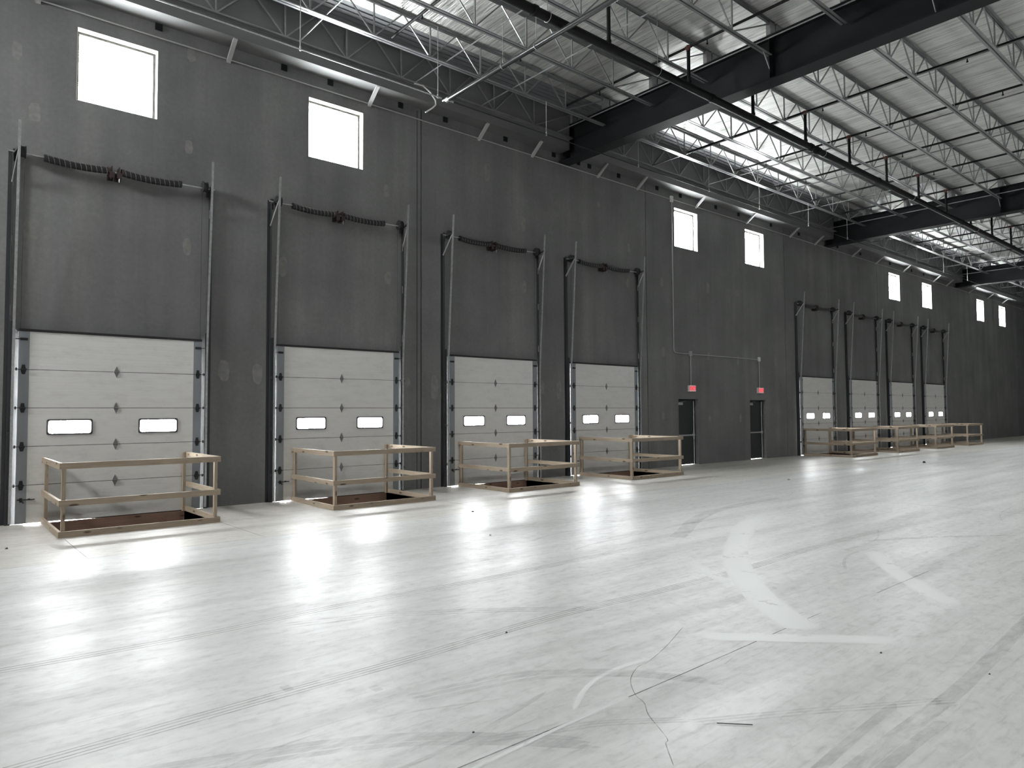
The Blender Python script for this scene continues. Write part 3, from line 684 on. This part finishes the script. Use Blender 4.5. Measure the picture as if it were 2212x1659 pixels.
# ------------------------------------------------------------------ open web joists
def chord(mb, x0, x1, z, s):
    for q in (-1, 1):
        mb.box(x0, x1, q*0.010, q*0.016, min(z, z+s*0.05), max(z, z+s*0.05))     # upright leg
        mb.box(x0, x1, q*0.010, q*0.062, min(z, z+s*0.006), max(z, z+s*0.006))   # flat leg
NB = 12; P = 1.307; OFF = 5.73 - 5.5*P       # bottom nodes measured from bay centre
def member(dx, dz, w, name):
    mb = MB(); mb.bar((0,0,0), (dx,0,dz), w, w*0.8, (0,1,0)); return mb
HB = JZT - JZB
def make_joist(full=True):
    j = empty('roof_joist')        # origin at bay start web, local z 0 = bottom chord
    a, b = 0.16, 15.24-0.16
    mb = MB(); chord(mb, a, b, 0.0, 1); mb.build('bottom_chord', M_JOIST, j)
    mb = MB(); chord(mb, 0.02, 15.22, HB, -1); mb.box(0.02, 0.2, -0.05, 0.05, HB-0.29, HB-0.02); mb.box(15.04, 15.22, -0.05, 0.05, HB-0.29, HB-0.02); mb.build('top_chord', M_JOIST, j)
    zb, zt = 0.02, HB-0.02
    bn = [0.63 + 1.89 + P*(k-1) for k in range(0, 11)]   # bottom panel points
    bn = [7.16 + 1.89 - 1.89 + P*(k-5) for k in range(0, 11)]
    tn = [x + P/2 for x in bn[:-1]]
    segs = []
    segs.append((0.2, zt-0.05, bn[0], zb)); segs.append((bn[-1], zb, 15.04, zt-0.05))
    for k in range(10):
        segs.append((bn[k], zb, tn[k], zt)); segs.append((tn[k], zt, bn[k+1], zb))
    vert = [(x, zb, x, zt) for x in bn]
    if full:
        protoD = {}
        for (x0, z0, x1, z1), nm in [(s_, 'web_diagonal') for s_ in segs] + [(s_, 'web_vertical') for s_ in vert]:
            key = (nm, round(x1-x0, 3), round(z1-z0, 3))
            if key not in protoD:
                w = 0.026 if nm == 'web_diagonal' else 0.030
                o = member(x1-x0, z1-z0, w, nm).build(nm, M_JOIST, j); protoD[key] = o
            else:
                o = protoD[key].copy(); COL.objects.link(o)
            o.location = (x0, 0, z0)
    else:
        mb = MB()
        for (x0, z0, x1, z1) in segs + vert: mb.bar((x0,0,z0), (x1,0,z1), 0.028, 0.022, (0,1,0))
        mb.build('web_lattice', M_JOIST, j)
    return j
# bottom nodes must fall at x = 5.27 + 1.307 n  ->  local 7.16 + 1.307 n for the bay that starts at -1.89
jf = None; js_ = None
BAY = ['before the nearest girder', 'just past the nearest girder', 'just past the second girder', 'just past the third girder', 'in the farthest bay']
for bi in range(5):
    for yi, y in enumerate(JOIST_Y):
        full = bi < 3
        if full and jf is None: jf = make_joist(True); o = jf
        elif (not full) and js_ is None: js_ = make_joist(False); o = js_
        else: o = copy_tree(jf if full else js_)
        o.location = (GIRD[bi], y, JZB)
        w = 'nearest the dock wall' if yi == 0 else '%s from the dock wall' % ORD[yi]
        tag(o, 'open-web roof joist %s, %s' % (w, BAY[bi]), 'roof joist', 'open-web roof joists')

# bridging bars across the bottom chords
BR = [5.57, 8.26, 10.11, 12.62, 16.55, 19.35, 21.9, 24.6, 27.85, 31.6, 34.4, 37.2, 40.0, 43.0, 46.8, 49.6, 52.4, 55.2, 58.2]
for i, x in enumerate(BR):
    mb = MB(); mb.box(x-0.016, x+0.016, -13.6, -0.45, JZB-0.032 + 0.085, JZB+0.085-0.028); mb.box(x-0.016, x-0.012, -13.6, -0.45, JZB+0.085-0.06, JZB+0.085-0.028)
    tag(mb.build('bridging_bar', M_JOIST), 'thin steel bridging bar crossing the joists, %s from the near end' % ORD[i], 'bridging bar', 'joist bridging bars')

# ------------------------------------------------------------------ sprinkler pipes
MY, MZ = -5.15, 8.36
for x0, x1, lbl, cap in ((X0+0.1, 16.98, 'thick black sprinkler main passing under the nearest girder', 1), (17.36, 82, 'thick black sprinkler main running to the far end beyond the gap', 0)):
    root = empty('sprinkler_main', (0, MY, MZ)); tag(root, lbl, 'sprinkler pipe')
    MB().tube([(x0, 0, 0), (x1, 0, 0)], 0.078, 16).build('pipe_length', M_PIPE, root)
    e = x1 if cap else x0
    mb = MB(); mb.tube([(e-0.06, 0, 0), (e+0.06, 0, 0)], 0.094, 16); mb.build('end_coupling', M_PIPE, root)
    for x in ([5.1, 7.6, 12.65] if cap else [21.0, 28.0, 34.0, 40.0, 47.0]):
        mb = MB(); mb.tube([(x-0.04, 0, 0), (x+0.04, 0, 0)], 0.092, 14); mb.build('pipe_coupling', M_PIPE, root)
    for x in ([7.9, 10.85, 4.9] if cap else [17.65, 23.5, 29.5, 35.5]):
        mb = MB(); mb.tube([(x, 0, 0.08), (x, 0, 1.32)], 0.006, 6); mb.tube([(x, 0.09*math.cos(t), 0.09*math.sin(t)) for t in [k*PI/8 for k in range(17)]], 0.006, 6, False)
        mb.build('pipe_hanger', M_STRUT, root)
k = 0
BRX = [7.0] + [9.43 + 2.435*i for i in range(24)]
for i, x in enumerate(BRX):
    root = empty('sprinkler_branch', (x, -1.6, 9.19)); tag(root, 'black sprinkler branch pipe crossing through the joists, %s from the near end' % ORD[i], 'sprinkler pipe', 'sprinkler branch pipes')
    MB().tube([(0, 0, 0), (0, -12.2, 0)], 0.027, 10).build('branch_pipe', M_PIPE, root)
    if x < 46:
        for yy in (-1.1, -4.0, -7.1, -9.9):
            mb = MB(); mb.tube([(0, yy, -0.02), (0, yy, -0.10)], 0.012, 6); mb.tube([(0, yy, -0.10), (0, yy, -0.12)], 0.022, 8); mb.build('sprinkler_head', M_PIPE, root)
    if 5 < x < 50:
        MB().tube([(0, MY+1.6, MZ-9.19+0.079), (0, MY+1.6, 0)], 0.036, 10).build('riser', M_PIPE, root)
        mb = MB(); mb.tube([(0, MY+1.6, MZ-9.19+0.08), (0, MY+1.6, MZ-9.19+0.13)], 0.048, 10); mb.build('riser_collar', M_PIPE, root)
        mb = MB(); mb.tube([(0, MY+1.6, -0.08), (0, MY+1.6, 0.03)], 0.043, 10); mb.tube([(0, MY+1.53, 0), (0, MY+1.67, 0)], 0.036, 10); mb.build('tee_fitting', M_RED, root)
root = empty('cross_pipe', (8.18, 0, 8.19)); tag(root, 'dark steel pipe slung under the sprinkler main, ending near the wall', 'pipe')
MB().tube([(0, -1.86, 0), (0, -14.5, 0.02)], 0.048, 12).build('pipe_length', mat('dark_oiled_pipe', (0.06,0.06,0.062), 0.25, 0.6), root)
mb = MB(); mb.tube([(0, -1.80, 0), (0, -1.90, 0)], 0.055, 10); mb.tube([(0, -1.66, 0.03), (0, -1.82, 0.03)], 0.02, 8); mb.build('end_fitting', M_GALV, root)
for y in (-3.63, -4.58+0.02, -7.9):
    mb = MB(); mb.tube([(0, y, 0.05), (0, y, 0.95 if y > -4 else 1.5)], 0.006, 6); mb.tube([(0.058*math.cos(t), y, 0.058*math.sin(t)) for t in [k*PI/8 for k in range(17)]], 0.006, 6, False)
    mb.build('pipe_hanger', M_STRUT, root)

# ------------------------------------------------------------------ bits lying on the floor
M_DEB = mat('debris', (0.06,0.055,0.05), 0.8)
tag(MB().bar((3.385, -11.235, 0.005), (3.515, -11.375, 0.005), 0.003, 0.004).build('steel_rod_scrap', M_DARKMET), 'thin dark rod lying on the floor in the foreground right of the crack', 'scrap')
def chunk(x, y, s, m, label, name='floor_debris'):
    mb = MB(); vs = []
    for k in range(7):
        a = 2*PI*k/7; q = s*(0.6+0.7*random.random()); vs.append((x+q*math.cos(a), y+q*math.sin(a)*0.7))
    top = [(vx*0.5+x*0.5, vy*0.5+y*0.5, s*(0.5+0.4*random.random())) for vx, vy in vs]
    mb._add([(vx, vy, 0.0) for vx, vy in vs] + top, [tuple(range(6, -1, -1)), tuple(range(7, 14))] + [(i, (i+1) % 7, 7+(i+1) % 7, 7+i) for i in range(7)])
    tag(mb.build(name, m), label, 'debris')
chunk(6.12, -5.79, 0.025, M_STRUT, 'pale crumpled scrap on the floor below the third guard rail')
chunk(7.34, -3.77, 0.022, M_DEB, 'small dark crumb on the floor between the second and third guard rails')
chunk(16.54, -4.61, 0.05, M_STRUT, 'pale pebble on the floor in front of the exit doors')
chunk(5.24, -11.35, 0.010, M_DEB, 'dark pebble in the right foreground beside the white arc')
chunk(5.35, -11.98, 0.008, M_DEB, 'tiny dark pebble near the right edge on the dark tyre mark')
chunk(25.07, -4.72, 0.07, M_DEB, 'dark flat scrap on the floor in front of the far guard rails')
chunk(2.31, -10.44, 0.008, M_DEB, 'small dark chip with a tail on the floor at the bottom middle')
chunk(3.53, -9.25, 0.013, M_DEB, 'small dark chip on the triple tread line')
chunk(0.89, -2.4, 0.025, M_DEB, 'small dark scrap on the floor left of the nearest guard rail')
